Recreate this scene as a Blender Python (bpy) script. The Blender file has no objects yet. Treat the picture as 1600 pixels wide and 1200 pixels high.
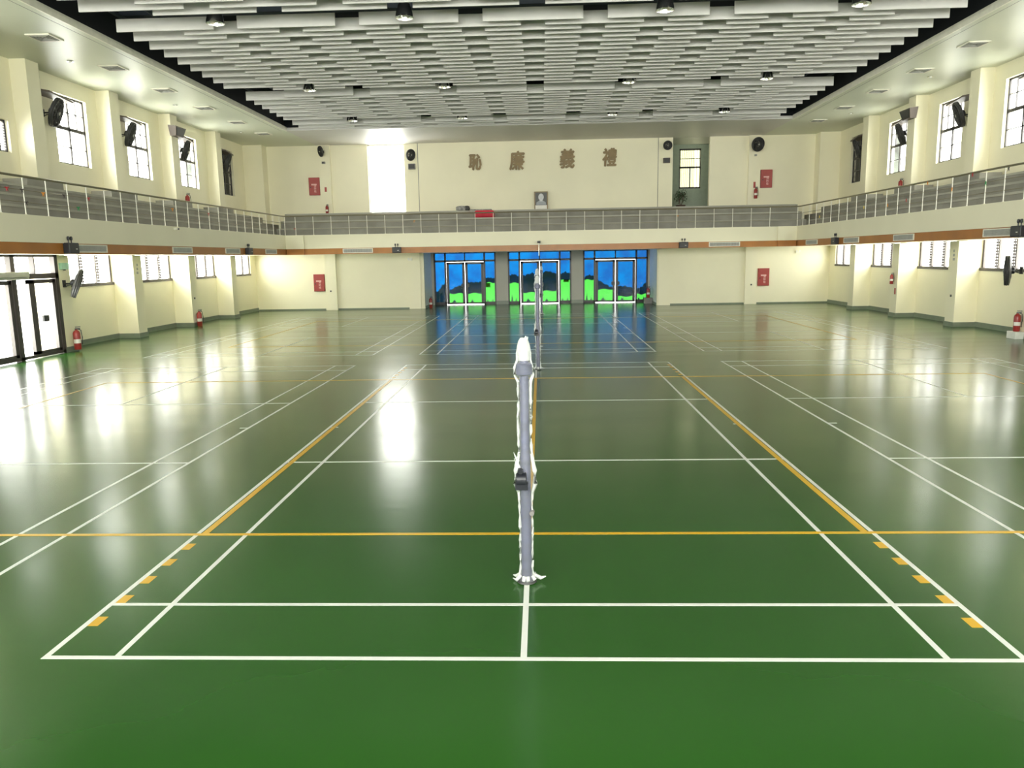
import bpy, math, random
from mathutils import Vector, Matrix
random.seed(7)
S = bpy.context.scene
C = S.collection
PI = math.pi

# ------------------------------------------------------------------ camera
YAW, PIT, ROL, FPX = -0.0401, 0.1636, -0.0172, 1205.08
cam_d = bpy.data.cameras.new('camera'); cam = bpy.data.objects.new('camera', cam_d); C.objects.link(cam)
cy, sy, cp, sp, cr, sr = math.cos(YAW), math.sin(YAW), math.cos(PIT), math.sin(PIT), math.cos(ROL), math.sin(ROL)
Fv = Vector((sy*cp, cy*cp, -sp)); Rv = Vector((cy, -sy, 0)); Uv = Rv.cross(Fv)
R2 = cr*Rv + sr*Uv; U2 = -sr*Rv + cr*Uv
M = Matrix((R2, U2, -Fv)).transposed().to_4x4(); M.translation = Vector((0.1357, -4.4532, 2.4705))
cam.matrix_world = M
cam_d.lens = FPX/1600*36; cam_d.sensor_width = 36; cam_d.clip_start = .05; cam_d.clip_end = 500
S.camera = cam

# ------------------------------------------------------------------ daylight and exposure
SKY = 7.0
w = bpy.data.worlds.new('sky'); S.world = w; w.use_nodes = True
bg = w.node_tree.nodes['Background']; bg.inputs[0].default_value = (1.0, .99, .93, 1); bg.inputs[1].default_value = SKY
# hazy bright sky, brightest to the left and behind the camera, duller to the right and beyond the far doors
wn = w.node_tree; tcw = wn.nodes.new('ShaderNodeTexCoord'); dt = wn.nodes.new('ShaderNodeVectorMath'); dt.operation = 'DOT_PRODUCT'
dt.inputs[1].default_value = (-.28, -.28, 0); wn.links.new(tcw.outputs['Generated'], dt.inputs[0])
ma = wn.nodes.new('ShaderNodeMath'); ma.operation = 'MULTIPLY_ADD'; ma.inputs[1].default_value = SKY; ma.inputs[2].default_value = SKY*.78
wn.links.new(dt.outputs['Value'], ma.inputs[0]); wn.links.new(ma.outputs[0], bg.inputs[1])
S.view_settings.view_transform = 'Standard'; S.view_settings.look = 'None'
S.view_settings.exposure = 1.7; S.view_settings.gamma = 1.0; S.view_settings.use_curve_mapping = False
S.cycles.use_denoising = True
S.cycles.max_bounces = 14; S.cycles.diffuse_bounces = 8; S.cycles.glossy_bounces = 5
S.cycles.transparent_max_bounces = 16; S.cycles.transmission_bounces = 6
S.cycles.sample_clamp_indirect = 8
S.cycles.caustics_reflective = False; S.cycles.caustics_refractive = False
def portal(name, loc, rot, sx, syy):      # lets the sky's light in through a real opening
    l = bpy.data.lights.new(name, 'AREA'); l.shape = 'RECTANGLE'; l.size = sx; l.size_y = syy
    l.cycles.is_portal = True
    o = bpy.data.objects.new(name, l); C.objects.link(o); o.location = loc; o.rotation_euler = rot
    return o

# ------------------------------------------------------------------ materials
MAT = {}
def mat(name, col, rough=.6, metal=0, spec=.5, noise=None, bump=None, alpha=None):
    m = bpy.data.materials.new(name); m.use_nodes = True; nt = m.node_tree; b = nt.nodes['Principled BSDF']
    b.inputs['Base Color'].default_value = (*col, 1); b.inputs['Roughness'].default_value = rough
    b.inputs['Metallic'].default_value = metal; b.inputs['Specular IOR Level'].default_value = spec
    tc = nt.nodes.new('ShaderNodeTexCoord')
    if noise is None: noise = (6, .06)
    sc, amt = noise
    n = nt.nodes.new('ShaderNodeTexNoise'); n.inputs['Scale'].default_value = sc; n.inputs['Detail'].default_value = 4
    nt.links.new(tc.outputs['Object'], n.inputs['Vector'])
    r = nt.nodes.new('ShaderNodeMapRange'); r.inputs['From Min'].default_value = .3; r.inputs['From Max'].default_value = .7
    r.inputs['To Min'].default_value = 1-amt; r.inputs['To Max'].default_value = 1+amt
    nt.links.new(n.outputs['Fac'], r.inputs['Value'])
    mx = nt.nodes.new('ShaderNodeVectorMath'); mx.operation = 'SCALE'; mx.inputs[0].default_value = col
    nt.links.new(r.outputs[0], mx.inputs['Scale']); nt.links.new(mx.outputs[0], b.inputs['Base Color'])
    if bump:
        n2 = nt.nodes.new('ShaderNodeTexNoise'); n2.inputs['Scale'].default_value = bump[0]; n2.inputs['Detail'].default_value = 3
        nt.links.new(tc.outputs['Object'], n2.inputs['Vector'])
        bp = nt.nodes.new('ShaderNodeBump'); bp.inputs['Strength'].default_value = bump[1]; bp.inputs['Distance'].default_value = bump[2] if len(bump) > 2 else .01
        nt.links.new(n2.outputs['Fac'], bp.inputs['Height']); nt.links.new(bp.outputs[0], b.inputs['Normal'])
    if alpha is not None: b.inputs['Alpha'].default_value = alpha
    MAT[name] = m
    return m
mat('wall_paint', (.86, .815, .62), .55, noise=(.6, .03), bump=(60, .05))
mat('wall_shade_grey', (.50, .49, .43), .6, noise=(.6, .03))  # wall colour darkened to grey: shadow on the entrance piers is painted in
mat('recess_paint', (.40, .46, .37), .7)
mat('soffit_paint', (.62, .65, .53), .36, spec=.35, noise=(.5, .03), bump=(.9, .12, .05))
mat('end_ceiling_paint', (.64, .62, .60), .5, noise=(.5, .03))
mat('white_paint', (.80, .80, .74), .5)
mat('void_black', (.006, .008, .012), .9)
mat('pipe_dark', (.02, .03, .04), .6)
mat('baffle_white', (.68, .67, .64), .85, noise=(3, .03))
mat('concrete', (.30, .29, .25), .8, noise=(1.2, .16), bump=(30, .2))
mat('concrete_light', (.42, .41, .35), .8, noise=(1.0, .12))
mat('skirting', (.19, .22, .17), .35, noise=(3, .1))
mat('wood', (.40, .155, .026), .35, noise=(1.4, .12))
mat('dark_frame', (.030, .026, .028), .4)
mat('bronze_frame', (.065, .052, .048), .4)
mat('black_plastic', (.012, .013, .018), .4)
mat('dark_grey', (.045, .045, .045), .5)
mat('mid_grey', (.2, .19, .18), .5)
mat('fan_brown', (.10, .075, .06), .5)
mat('steel', (.70, .69, .62), .25, .9)
mat('rail_bronze', (.26, .23, .15), .35, .4)
mat('rail_white', (.80, .78, .68), .3)
mat('aluminium', (.8, .8, .78), .18, 1)
mat('lamp_housing', (.30, .31, .28), .45)
mat('glass_bulb', (.85, .85, .8), .1)
mat('fire_red', (.30, .028, .024), .35)
mat('cabinet_red', (.36, .05, .045), .4)
mat('label_white', (.8, .78, .72), .5)
mat('text_pink', (.75, .45, .42), .6)
mat('bag_red', (.60, .02, .05), .6)
mat('bag_grey', (.28, .28, .27), .8, noise=(9, .5))
mat('vent_grey', (.42, .42, .38), .6)
mat('vent_frame', (.82, .80, .68), .4)
mat('bronze_letters', (.24, .165, .07), .5, noise=(4, .15))
mat('photo_dark', (.05, .05, .045), .4)
mat('photo_light', (.55, .56, .58), .4)
mat('photo_grey', (.26, .28, .30), .4)
mat('leaf', (.03, .07, .025), .6, noise=(9, .4))
mat('pot', (.1, .06, .05), .6)
mat('exit_green', (.45, .75, .60), .4)
mat('white_line', (.66, .68, .63), .34, noise=(3, .05))
mat('yellow_line', (.60, .345, .012), .34, noise=(3, .05))
mat('pole_blue', (.040, .045, .10), .35, .2, noise=(14, .4))
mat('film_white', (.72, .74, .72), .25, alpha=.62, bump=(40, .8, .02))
mat('film_clear', (.66, .68, .74), .14, alpha=.15, bump=(28, 1, .02))
mat('curtain', (.75, .72, .45), .8)
mat('ribbon_orange', (.8, .3, .02), .5); mat('ribbon_red', (.45, .03, .04), .5)
mat('ribbon_green', (.03, .3, .1), .5); mat('ribbon_yellow', (.8, .6, .1), .5); mat('ribbon_dark', (.06, .05, .05), .5)
mat('tree_dark', (.03, .035, .03), .8, noise=(2.5, .8))

def floor_mat():
    m = bpy.data.materials.new('green_floor'); m.use_nodes = True; nt = m.node_tree; b = nt.nodes['Principled BSDF']
    tc = nt.nodes.new('ShaderNodeTexCoord')
    n = nt.nodes.new('ShaderNodeTexNoise'); n.inputs['Scale'].default_value = .35; n.inputs['Detail'].default_value = 6
    nt.links.new(tc.outputs['Object'], n.inputs['Vector'])
    cr_ = nt.nodes.new('ShaderNodeValToRGB'); e = cr_.color_ramp.elements
    e[0].position = .3; e[0].color = (.015, .072, .008, 1); e[1].position = .72; e[1].color = (.022, .090, .012, 1)
    nt.links.new(n.outputs['Fac'], cr_.inputs['Fac']); nt.links.new(cr_.outputs[0], b.inputs['Base Color'])
    # worn, unevenly polished coating: the gloss varies a little, in patches stretched across the hall
    mp = nt.nodes.new('ShaderNodeMapping'); mp.inputs['Scale'].default_value = (.25, 1.0, 1)
    nt.links.new(tc.outputs['Object'], mp.inputs['Vector'])
    n2 = nt.nodes.new('ShaderNodeTexNoise'); n2.inputs['Scale'].default_value = 1.1; n2.inputs['Detail'].default_value = 5
    nt.links.new(mp.outputs[0], n2.inputs['Vector'])
    r = nt.nodes.new('ShaderNodeMapRange'); r.inputs['To Min'].default_value = .14; r.inputs['To Max'].default_value = .25
    nt.links.new(n2.outputs['Fac'], r.inputs['Value']); nt.links.new(r.outputs[0], b.inputs['Roughness'])
    b.inputs['Specular IOR Level'].default_value = .5; b.inputs['IOR'].default_value = 1.5
    bp = nt.nodes.new('ShaderNodeBump'); bp.inputs['Strength'].default_value = .06; bp.inputs['Distance'].default_value = .012
    mp3 = nt.nodes.new('ShaderNodeMapping'); mp3.inputs['Scale'].default_value = (.5, 2.6, 1); nt.links.new(tc.outputs['Object'], mp3.inputs['Vector'])
    n3 = nt.nodes.new('ShaderNodeTexNoise'); n3.inputs['Scale'].default_value = 1.6; n3.inputs['Detail'].default_value = 2; nt.links.new(mp3.outputs[0], n3.inputs['Vector'])
    nt.links.new(n3.outputs['Fac'], bp.inputs['Height']); nt.links.new(bp.outputs[0], b.inputs['Normal'])
    MAT['floor'] = m
floor_mat()
def glass_mat(name, col, gloss=.06, noise=None, rough=.03):
    m = bpy.data.materials.new(name); m.use_nodes = True; nt = m.node_tree; nt.nodes.clear()
    out = nt.nodes.new('ShaderNodeOutputMaterial'); mix = nt.nodes.new('ShaderNodeMixShader'); mix.inputs[0].default_value = gloss
    t = nt.nodes.new('ShaderNodeBsdfTransparent'); g = nt.nodes.new('ShaderNodeBsdfGlossy')
    t.inputs[0].default_value = (*col, 1); g.inputs['Roughness'].default_value = rough; g.inputs[0].default_value = (.9, .9, .9, 1)
    if noise:
        tc = nt.nodes.new('ShaderNodeTexCoord'); n = nt.nodes.new('ShaderNodeTexNoise'); n.inputs['Scale'].default_value = noise[0]; n.inputs['Detail'].default_value = 3
        nt.links.new(tc.outputs['Object'], n.inputs['Vector'])
        c = nt.nodes.new('ShaderNodeValToRGB'); c.color_ramp.elements[0].position = .38; c.color_ramp.elements[1].position = .62
        c.color_ramp.elements[0].color = (*noise[1], 1); c.color_ramp.elements[1].color = (*col, 1)
        nt.links.new(n.outputs['Fac'], c.inputs['Fac']); nt.links.new(c.outputs[0], t.inputs[0])
    nt.links.new(t.outputs[0], mix.inputs[1]); nt.links.new(g.outputs[0], mix.inputs[2]); nt.links.new(mix.outputs[0], out.inputs[0])
    MAT[name] = m
glass_mat('glass', (.93, .95, .93))
glass_mat('film_blue', (.0010, .029, .084), .012, noise=(1.6, (.0018, .017, .062)))
glass_mat('film_hill', (.0008, .0030, .0060), .012, noise=(3, (.0008, .0026, .003)))
glass_mat('film_meadow', (.012, .086, .011), .012)
glass_mat('film_sun', (.07, .08, .006), .012)
glass_mat('glass_dim', (.05, .05, .045), noise=(5, (.015, .015, .015)))

# ------------------------------------------------------------------ geometry helpers
class MB:
    def __init__(s): s.v = []; s.f = []; s.m = []
    def face(s, pts, mi=0):
        n = len(s.v); s.v += [tuple(p) for p in pts]; s.f.append(tuple(range(n, n+len(pts)))); s.m.append(mi)
    def box(s, x0, x1, y0, y1, z0, z1, mi=0):
        x0, x1 = min(x0, x1), max(x0, x1); y0, y1 = min(y0, y1), max(y0, y1); z0, z1 = min(z0, z1), max(z0, z1)
        n = len(s.v)
        s.v += [(x0,y0,z0),(x1,y0,z0),(x1,y1,z0),(x0,y1,z0),(x0,y0,z1),(x1,y0,z1),(x1,y1,z1),(x0,y1,z1)]
        for q in ((0,3,2,1),(4,5,6,7),(0,1,5,4),(1,2,6,5),(2,3,7,6),(3,0,4,7)):
            s.f.append(tuple(n+i for i in q)); s.m.append(mi)
        return s
    def rings(s, rs, mi=0, cap=True):
        n = len(s.v); k = len(rs[0])
        for r in rs: s.v += [tuple(p) for p in r]
        for i in range(len(rs)-1):
            for j in range(k):
                a = n+i*k+j; b = n+i*k+(j+1) % k
                s.f.append((a, b, b+k, a+k)); s.m.append(mi)
        if cap:
            s.f.append(tuple(n+j for j in reversed(range(k)))); s.m.append(mi)
            s.f.append(tuple(n+(len(rs)-1)*k+j for j in range(k))); s.m.append(mi)
        return s
    def lathe(s, prof, c=(0,0,0), axis='z', k=20, mi=0, cap=True, wob=0):
        rs = []
        for r, h in prof:
            ring = []
            for j in range(k):
                a = 2*PI*j/k; rr = r*(1+random.uniform(-wob, wob)); x, y = rr*math.cos(a), rr*math.sin(a)
                p = {'z': (x, y, h), 'x': (h, x, y), 'y': (y, h, x)}[axis]
                ring.append((c[0]+p[0], c[1]+p[1], c[2]+p[2]))
            rs.append(ring)
        return s.rings(rs, mi, cap)
    def tube(s, pts, r, k=8, mi=0):
        pts = [Vector(p) for p in pts]; rs = []
        for i, p in enumerate(pts):
            d = (pts[min(i+1, len(pts)-1)]-pts[max(i-1, 0)]).normalized()
            u = d.cross(Vector((0, 0, 1)))
            if u.length < .01: u = d.cross(Vector((0, 1, 0)))
            u.normalize(); v = d.cross(u)
            rr = r[i] if isinstance(r, (list, tuple)) else r
            rs.append([p+u*rr*math.cos(2*PI*j/k)+v*rr*math.sin(2*PI*j/k) for j in range(k)])
        return s.rings(rs, mi)
    def build(s, name, mats, parent=None, smooth=False, bevel=0):
        if isinstance(mats, str): mats = [mats]
        me = bpy.data.meshes.new(name); me.from_pydata(s.v, [], s.f)
        for q in mats: me.materials.append(MAT[q])
        me.polygons.foreach_set('material_index', s.m)
        me.polygons.foreach_set('use_smooth', [smooth]*len(s.f)); me.update()
        o = bpy.data.objects.new(name, me); C.objects.link(o)
        if parent:
            o.parent = parent
        if smooth:
            sm = o.modifiers.new('e', 'EDGE_SPLIT'); sm.split_angle = math.radians(40)
        if bevel:
            b = o.modifiers.new('b', 'BEVEL'); b.width = bevel; b.segments = 2; b.limit_method = 'ANGLE'
        return o
def tag(o, label=None, cat=None, group=None, kind=None):
    if label: o['label'] = label
    if cat: o['category'] = cat
    if group: o['group'] = group
    if kind: o['kind'] = kind
    return o
def empty(name, loc=(0,0,0), rz=0):
    o = bpy.data.objects.new(name, None); C.objects.link(o); o.location = loc; o.rotation_euler = (0, 0, rz); o.empty_display_size = .2
    return o
def thing(name, loc, label, cat, group=None, rz=0): return tag(empty(name, loc, rz), label, cat, group)
def copy_tree(o, parent=None):
    c = o.copy(); C.objects.link(c)
    if parent: c.parent = parent
    for ch in list(o.children): copy_tree(ch, c)
    return c
def place(proto, used, loc, label, rz=0):
    o = proto if not used else copy_tree(proto)
    o.location = loc; o.rotation_euler = (0, 0, rz); o['label'] = label
    return o
def struct(name, mb, m, label, **k): return tag(mb.build(name, m, **k), label, None, None, 'structure')
ORD = ['first', 'second', 'third', 'fourth', 'fifth', 'sixth', 'seventh', 'eighth', 'ninth', 'tenth']

# ------------------------------------------------------------------ dimensions
XW, XU, XP = 14.05, 13.6, 13.35      # wall, upper and lower pilaster faces
YE, YD, YF = 33.8, 36.5, -9.0        # end wall, door plane, wall behind the camera
ZC = 7.92                            # flat ceiling
XB, YB = 11.5, 31.0                  # gallery front
ZS, ZW, ZT = 2.72, 2.98, 3.60        # gallery soffit, top of wood band, top of fascia
PIL = [(12.75, 13.3), (16.8, 17.35), (20.85, 21.4), (24.95, 25.5), (29.0, 29.55)]
UWIN = [(18.6, 20.25), (22.55, 24.15), (26.45, 28.05), (30.3, 31.85)]
ZU0, ZU1 = 5.45, 7.45
LWIN = [(17.35, 20.85), (21.4, 24.95), (25.5, 29.0), (29.55, 33.1)]
ZL0 = 1.80
UNSEEN = [(14.65, 16.25), (10.6, 12.2), (6.5, 8.1), (2.4, 4.0), (-1.7, -.1), (-5.8, -4.2)]
NM = {-1: 'left', 1: 'right'}
NW = 0

# ------------------------------------------------------------------ floor with its painted courts
fl = MB(); fl.box(-XW-.3, XW+.3, YF, YD+.1, -.1, 0)
floor = struct('floor', fl, 'floor', 'glossy green sports hall floor painted with court lines')
def line(mb, x0, y0, x1, y1, wd=.04, z=.0015):
    if abs(x1-x0) > abs(y1-y0): mb.box(x0, x1, y0-wd/2, y0+wd/2, .0002, z)
    else: mb.box(x0-wd/2, x0+wd/2, y0, y1, .0002, z)
for cyy, rowname in ((0, 'near'), (15.35, 'far')):
    for cx, cn in ((0, 'middle'), (-7.33, 'left'), (7.33, 'right')):
        a = MB()
        for sx in (-3.05, -2.59, 2.59, 3.05): line(a, cx+sx, cyy, cx+sx, cyy+13.4)
        for i, sy_ in enumerate((0, .76, 4.72, 8.68, 12.64, 13.4)): line(a, cx-3.07, cyy+sy_, cx+3.07, cyy+sy_, z=.0018)
        line(a, cx, cyy, cx, cyy+4.72, z=.0021); line(a, cx, cyy+8.68, cx, cyy+13.4, z=.0021)
        for sx in (-1, 1): a.box(cx+sx*3.05, cx+sx*2.92, cyy+6.68, cyy+6.72, .0002, .0024)
        a.build('badminton_court_lines', 'white_line', floor)
for y0 in (2.2, 17.6):
    a = MB()
    for yy in (y0, y0+9): line(a, -9, yy, 9, yy, .05, .0027)
    for xx in (-9, 0, 9): line(a, xx, y0, xx, y0+9, .05, .0030)
    for sx in (-1, 1) if y0 < 10 else ():
        line(a, sx*2.985, y0, sx*2.985, y0+9, .06, .0030)
        for k in range(5):
            a.box(sx*2.955, sx*3.03, y0-.30-.352*k-.07, y0-.30-.352*k+.07, .0002, .0012)
            a.box(sx*2.955, sx*3.03, y0+9.30+.352*k-.07, y0+9.30+.352*k+.07, .0002, .0012)
    a.build('volleyball_court_lines', 'yellow_line', floor)

# ------------------------------------------------------------------ side walls
def side_wall(sg, name):
    W = MB(); T = .25
    x0, x1 = sg*XW, sg*(XW+T)
    rows = [(-.1, ZL0), (ZL0, 2.95), (2.95, ZU0), (ZU0, ZU1), (ZU1, 8.2)]
    lop = list(LWIN); un = sorted(UNSEEN[1:] if sg < 0 else UNSEEN); uop = un+list(UWIN)
    def strip(z0, z1, ops, ya=YF, yb=YE+.3):
        y = ya
        for a, b in ops: W.box(x0, x1, y, a, z0, z1); y = b
        W.box(x0, x1, y, yb, z0, z1)
    if sg < 0:   # door bay and the small window beside it
        strip(-.1, ZL0, [(13.3, 16.8)]); strip(ZL0, 2.95, [(13.3, 16.8)]+lop)
        strip(2.95, ZU0, []); strip(ZU0, 6.30, un+[(14.9, 16.5)]+UWIN); strip(6.30, ZU1, uop)
    else:
        strip(-.1, ZL0, []); strip(ZL0, 2.95, lop); strip(2.95, ZU0, [])
        strip(ZU0, ZU1, uop)
    strip(ZU1, 8.2, [])
    for a, b in PIL:
        P_ = MB(); P_.box(sg*XP, sg*(XW+.01), a, b, 0, ZS); P_.box(sg*XU, sg*(XW+.01), a, b, ZS, ZC)
        struct('pilaster', P_, 'wall_paint', 'cream pilaster on the %s wall' % NM[sg])
    P_ = MB(); P_.box(sg*13.12, sg*(XW+.01), 33.15, YE+.01, ZT, ZC)
    struct('pilaster', P_, 'wall_paint', 'wide cream corner pilaster at the far %s' % NM[sg])
    o = struct(name, W, 'wall_paint', 'cream painted %s side wall with pilasters' % ('left' if sg < 0 else 'right'))
    B = MB()   # skirting
    ys = YF
    for a, b in PIL:
        if sg < 0 and a == 16.8: ys = 16.8
        else: B.box(sg*XW, sg*(XW-.025), ys, a, 0, .16) if not (sg < 0 and a == 16.8) else None
        B.box(sg*XP, sg*(XP-.025), a-.02, b+.02, 0, .15)
        B.box(sg*XW, sg*XP, a-.025, a, 0, .15); B.box(sg*XW, sg*XP, b, b+.025, 0, .15)
        ys = b
    B.box(sg*XW, sg*(XW-.025), ys, YE, 0, .16)
    struct('baseboard_left' if sg < 0 else 'baseboard_right', B, 'skirting', 'dark green skirting along the %s wall' % ('left' if sg < 0 else 'right'))
side_wall(-1, 'wall_left'); side_wall(1, 'wall_right')

# ------------------------------------------------------------------ end wall
E_ = MB()
RX0, RX1 = -5.65, 5.78             # door recess
E_.box(-14.3, RX0, YE, YE+.25, 0, 3.2); E_.box(RX1, 14.3, YE, YE+.25, 0, 3.2)
E_.box(RX0, RX1, YE, YE+.25, 2.9, 3.2)
OP = [(-8.2, -6.41), (6.45, 8.19)]
x = -14.3
for a, b in OP: E_.box(x, a, YE, YE+.25, 3.2, 8.2); x = b
E_.box(x, 14.3, YE, YE+.25, 3.2, 8.2)
for a, b in OP: E_.box(a, b, YE, YE+.25, 3.2, 4.6)
for sg in (-1, 1):
    P_ = MB(); P_.box(sg*10.0, sg*10.55, YE-.14, YE+.01, 0, ZC); struct('pilaster', P_, 'wall_paint', 'cream end wall pilaster on the %s' % NM[sg])
    struct('trim_%d' % (6+sg), MB().box(sg*5.74, sg*5.77, YE-.012, YE+.001, 4.67, ZC), 'concrete', 'thin vertical joint on the upper end wall')
    P_ = MB(); P_.box(sg*5.83, sg*6.42, YE-.06, YE+.01, 0, ZS); struct('pilaster', P_, 'wall_paint', 'shallow pier beside the entrance recess on the %s' % NM[sg])
struct('wall_end', E_, 'wall_paint', 'cream end wall behind the far gallery')
BR = MB()
for a, b in ((-14.05, -10.62), (-10.03, -6.42), (6.42, 10.03), (10.62, 14.05)): BR.box(a, b, YE-.02, YE, 0, .07)
struct('baseboard_end', BR, 'skirting', 'thin dark skirting along the end wall')
# recess around the three entrance doors
for a, n_ in ((RX0-.25, 'left'), (RX1, 'right')): struct('wall_entrance_'+n_, MB().box(a, a+.25, YE+.25, YD+.1, 0, 3.2), 'white_paint', 'pale %s side wall of the entrance recess' % n_)
RC = MB()

DX = [(-5.53, -2.25), (-1.62, 1.71), (2.32, 5.70)]
xs = RX0
for a, b in DX: RC.box(xs, a, YD-.05, YD+.15, 0, 2.95); xs = b
RC.box(xs, RX1, YD-.05, YD+.15, 0, 2.95)
RC.box(RX0, RX1, YD-.05, YD+.15, 2.75, 3.2)
struct('wall_entrance', RC, 'wall_shade_grey', 'wall piers between the three entrance doors, their shade coloured in grey')
RB = MB()
RB.box(-2.25, -1.62, YD-.07, YD-.05, 0, .18); RB.box(1.71, 2.32, YD-.07, YD-.05, 0, .18)
RB.box(RX0, RX0+.02, YE+.1, YD, 0, .12); RB.box(RX1-.02, RX1, YE+.1, YD, 0, .12)
struct('baseboard_entrance', RB, 'skirting', 'dark skirting in the entrance recess')
CRC = MB(); CRC.box(RX0-.2, RX1+.2, YE, YD+.15, 2.72, 2.75); struct('ceiling_entrance', CRC, 'end_ceiling_paint', 'ceiling over the entrance recess')
# recess behind the right opening of the gallery wall
for a in (6.2, 8.78):
    G = MB(); G.box(a, a+.25, YE+.25, 36.6, 3.2, 8.2); struct('wall_recess_side', G, 'recess_paint', 'grey green side wall of the gallery recess')
G = MB(); G.box(6.45, 8.78, YE+.25, 36.35, 4.3, 4.45); struct('floor_recess', G, 'concrete', 'raised floor of the gallery recess')
G = MB()
G.box(6.2, 7.2, 36.35, 36.6, 3.2, 8.2); G.box(8.3, 8.9, 36.35, 36.6, 3.2, 8.2)
G.box(7.2, 8.3, 36.35, 36.6, 3.2, 5.75); G.box(7.2, 8.3, 36.35, 36.6, 7.72, 8.2)
struct('wall_recess', G, 'recess_paint', 'grey green walls of the recess in the end wall')
G2 = MB(); G2.box(6.3, 9.0, YE+.25, 36.5, ZC, ZC+.1); G2.box(-8.4, -6.2, YE+.25, 34.6, ZC, ZC+.1); struct('ceiling_recess', G2, 'end_ceiling_paint', 'ceiling inside the end wall recesses')
# wall behind the camera; its unseen windows are added to light floor and baffles
FW = MB(); FWIN = [(-12.6+4.3*k, -12.6+4.3*k+3.7) for k in range(6)]; FZ0, FZ1 = 3.1, 7.6
FW.box(-14.3, 14.3, YF-.25, YF, -.1, FZ0); FW.box(-14.3, 14.3, YF-.25, YF, FZ1, 8.2)
x = -14.3
for a, b in FWIN: FW.box(x, a, YF-.25, YF, FZ0, FZ1); x = b
FW.box(x, 14.3, YF-.25, YF, FZ0, FZ1)
struct('wall_front', FW, 'wall_paint', 'cream wall behind the camera')
for i, (a, b) in enumerate(FWIN):
    r = tag(empty('window_%d' % (40+i)), 'large added unseen window in the wall behind the camera, %s from the left' % ORD[i], None, None, 'structure')
    f = MB()
    for q in (a, (a+b)/2-.03, b-.06): f.box(q, q+.06, YF-.16, YF-.10, FZ0, FZ1)
    for q in (FZ0, FZ0+1.7, FZ1-.06): f.box(a, b, YF-.16, YF-.10, q, q+.06)
    f.build('window_frame', 'dark_frame', r)
    p = MB(); p.face([(a, YF-.13, FZ0), (b, YF-.13, FZ0), (b, YF-.13, FZ1), (a, YF-.13, FZ1)]); p.build('pane', 'glass', r)
    portal('daylight', ((a+b)/2, YF-.24, (FZ0+FZ1)/2), (PI/2, 0, 0), b-a, FZ1-FZ0)

# ------------------------------------------------------------------ ceiling
XL = 10.66
CE = MB()
for sg in (-1, 1):
    CE.box(sg*XL, sg*14.3, YF, YE+.2, ZC, ZC+.12)
struct('ceiling', CE, 'soffit_paint', 'pale glossy panelled soffit along both sides of the hall')
CE2 = MB(); CE2.box(-XL+.001, XL-.001, 29.3, YE+.2, ZC-.001, ZC+.12)
struct('ceiling_end', CE2, 'end_ceiling_paint', 'flat grey white ceiling strip before the end wall')
LP = MB()
for sg in (-1, 1): LP.box(sg*XL, sg*(XL-.05), YF, 29.3, ZC-.03, ZC+.14)
struct('trim_1', LP, 'vent_frame', 'raised lip along the edge of the soffit')
LP2 = MB()
for sg in (-1, 1): LP2.box(sg*(XL+.22), sg*(XL+.235), YF, 29.4, ZC-.002, ZC+.01)
struct('trim_2', LP2, 'mid_grey', 'thin dark joint beside the soffit edge')
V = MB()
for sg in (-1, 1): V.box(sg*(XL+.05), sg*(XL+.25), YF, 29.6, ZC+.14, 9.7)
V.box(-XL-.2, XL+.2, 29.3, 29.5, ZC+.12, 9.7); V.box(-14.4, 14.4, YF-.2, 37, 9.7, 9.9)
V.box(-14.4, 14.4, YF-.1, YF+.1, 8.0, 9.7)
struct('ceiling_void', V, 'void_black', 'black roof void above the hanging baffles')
PV = MB()
for yy in (12.2, 16.4, 20.6, 24.8, 28.6): PV.box(-XL, XL, yy-.12, yy+.12, 8.75, 9.15)
for xx in (-10.3, -9.4, 9.4, 10.3): PV.tube([(xx, YF+.2, 8.55), (xx, 29.2, 8.55)], .05)
struct('trim_3', PV, 'pipe_dark', 'dark roof beams and pipes in the void')

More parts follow.
